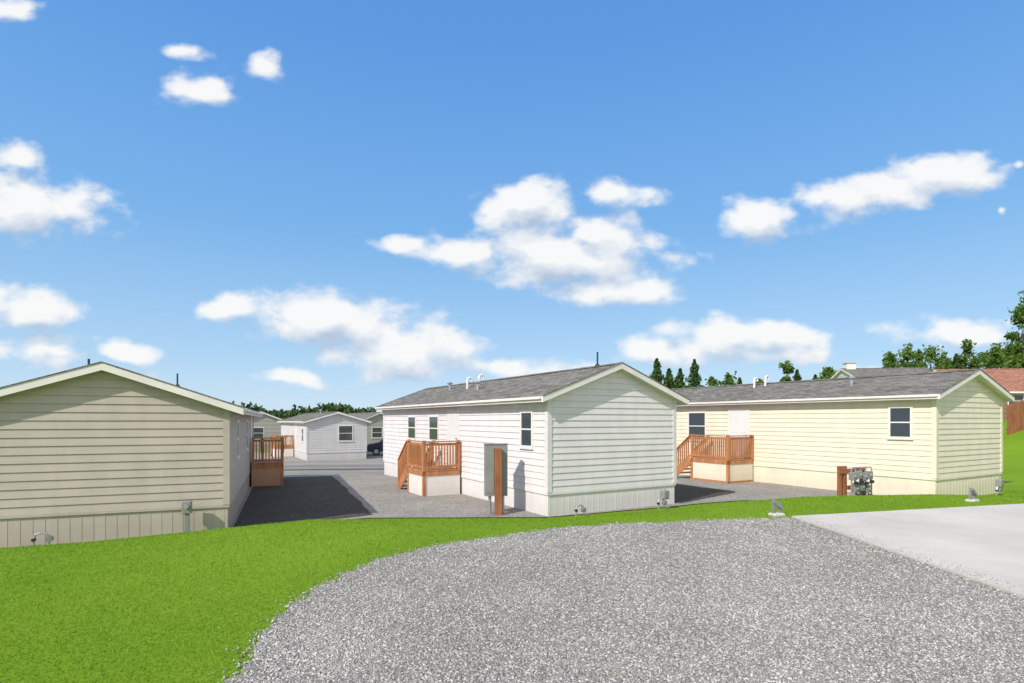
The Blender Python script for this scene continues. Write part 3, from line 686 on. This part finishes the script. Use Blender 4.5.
va=N(gt,'ShaderNodeVectorMath',operation='ADD'); L(gt,gi.outputs[0],va.inputs[0]); L(gt,vm.outputs[0],va.inputs[1])
acc=None
for px,py,rx,ry,wt in BL:
    s=N(gt,'ShaderNodeVectorMath',operation='MULTIPLY_ADD'); L(gt,va.outputs[0],s.inputs[0]); s.inputs[1].default_value=(F/rx,F/ry,0); s.inputs[2].default_value=(-(px-512)/rx,-(HY-py)/ry,0)
    ln=N(gt,'ShaderNodeVectorMath',operation='LENGTH'); L(gt,s.outputs[0],ln.inputs[0])
    q=N(gt,'ShaderNodeMath',operation='SUBTRACT'); q.inputs[0].default_value=wt; L(gt,ln.outputs['Value'],q.inputs[1])
    if acc is None: acc=q.outputs[0]
    else:
        mx=N(gt,'ShaderNodeMath',operation='SMOOTH_MAX'); mx.inputs[2].default_value=.2; L(gt,acc,mx.inputs[0]); L(gt,q.outputs[0],mx.inputs[1]); acc=mx.outputs[0]
mp=N(gt,'ShaderNodeMapping'); mp.inputs['Scale'].default_value=(1,1.5,1); L(gt,gi.outputs[0],mp.inputs['Vector'])
n2=N(gt,'ShaderNodeTexNoise'); n2.inputs['Scale'].default_value=13; n2.inputs['Detail'].default_value=7; n2.inputs['Roughness'].default_value=.5; L(gt,mp.outputs[0],n2.inputs['Vector'])
a1=N(gt,'ShaderNodeMath',operation='SUBTRACT'); L(gt,n2.outputs['Fac'],a1.inputs[0]); a1.inputs[1].default_value=.46
a2=N(gt,'ShaderNodeMath',operation='MULTIPLY_ADD'); L(gt,a1.outputs[0],a2.inputs[0]); a2.inputs[1].default_value=2.1; L(gt,acc,a2.inputs[2])
L(gt,a2.outputs[0],go.inputs[0])
def grp(vec):
    n=N(nt,'ShaderNodeGroup'); n.node_tree=gt; L(nt,vec,n.inputs[0]); return n.outputs[0]
d1=grp(cv.outputs[0])
ofs=N(nt,'ShaderNodeVectorMath',operation='ADD'); L(nt,cv.outputs[0],ofs.inputs[0]); ofs.inputs[1].default_value=(-.010,.034,0)
d2=grp(ofs.outputs[0])
al=N(nt,'ShaderNodeMapRange',interpolation_type='SMOOTHSTEP'); al.inputs['From Min'].default_value=-.08; al.inputs['From Max'].default_value=.6; L(nt,d1,al.inputs['Value'])
pos=N(nt,'ShaderNodeMath',operation='GREATER_THAN'); L(nt,sx.outputs['Y'],pos.inputs[0]); pos.inputs[1].default_value=.06
am=N(nt,'ShaderNodeMath',operation='MULTIPLY'); L(nt,al.outputs[0],am.inputs[0]); L(nt,pos.outputs[0],am.inputs[1])
# unseen white cloud added overhead and behind the viewer as neutral fill light
nb=noise(nt,2.2,3,.5,tc.outputs['Generated'])
bm=N(nt,'ShaderNodeMapRange',interpolation_type='SMOOTHSTEP'); bm.inputs['From Min'].default_value=.38; bm.inputs['From Max'].default_value=.56; L(nt,nb,bm.inputs['Value'])
bk=N(nt,'ShaderNodeMapRange'); bk.inputs['From Min'].default_value=.1; bk.inputs['From Max'].default_value=-.15; L(nt,sx.outputs['Y'],bk.inputs['Value'])
bz=N(nt,'ShaderNodeMapRange'); bz.inputs['From Min'].default_value=.68; bz.inputs['From Max'].default_value=.8; L(nt,sx.outputs['Z'],bz.inputs['Value'])
bo=N(nt,'ShaderNodeMath',operation='MAXIMUM'); L(nt,bk.outputs[0],bo.inputs[0]); L(nt,bz.outputs[0],bo.inputs[1])
bmm=N(nt,'ShaderNodeMath',operation='MULTIPLY'); L(nt,bm.outputs[0],bmm.inputs[0]); L(nt,bo.outputs[0],bmm.inputs[1])
tot=N(nt,'ShaderNodeMath',operation='MAXIMUM'); L(nt,am.outputs[0],tot.inputs[0]); L(nt,bmm.outputs[0],tot.inputs[1])
am2=N(nt,'ShaderNodeMath',operation='MULTIPLY'); L(nt,tot.outputs[0],am2.inputs[0]); am2.inputs[1].default_value=.95
df=N(nt,'ShaderNodeMath',operation='SUBTRACT'); L(nt,d1,df.inputs[0]); L(nt,d2,df.inputs[1])
sh=N(nt,'ShaderNodeMapRange'); sh.inputs['From Min'].default_value=-.7; sh.inputs['From Max'].default_value=.45; L(nt,df.outputs[0],sh.inputs['Value'])
cc=ramp(nt,sh.outputs[0],[(0,(.50,.60,.75)),(.5,(.76,.82,.90)),(.9,(1,1,.99))])
bc=N(nt,'ShaderNodeBackground'); bc.inputs['Strength'].default_value=.97; L(nt,cc,bc.inputs['Color'])
mxs=N(nt,'ShaderNodeMixShader'); L(nt,am2.outputs[0],mxs.inputs[0]); L(nt,bg.outputs[0],mxs.inputs[1]); L(nt,bc.outputs[0],mxs.inputs[2]); L(nt,mxs.outputs[0],out.inputs['Surface'])
w.cycles.sampling_method='MANUAL'; w.cycles.sample_map_resolution=512
sd=bpy.data.lights.new('sun','SUN'); sd.energy=4.2; sd.angle=math.radians(.5); sd.color=(1,.95,.875)
so=bpy.data.objects.new('sun',sd); COL.objects.link(so)
dirv=Vector((.65*math.cos(SA),.76*math.cos(SA),-math.sin(SA))); so.rotation_euler=dirv.to_track_quat('-Z','Y').to_euler()
cd=bpy.data.cameras.new('camera'); co=bpy.data.objects.new('camera',cd); COL.objects.link(co)
co.location=(0,0,CAMZ); co.rotation_euler=(math.pi/2,0,0); cd.sensor_width=36; cd.lens=F/1024*36; cd.shift_y=(HY-341.5)/1024; cd.clip_end=3000; cd.clip_start=.05
sc.camera=co
sc.view_settings.view_transform='Standard'; sc.view_settings.look='None'; sc.view_settings.exposure=0
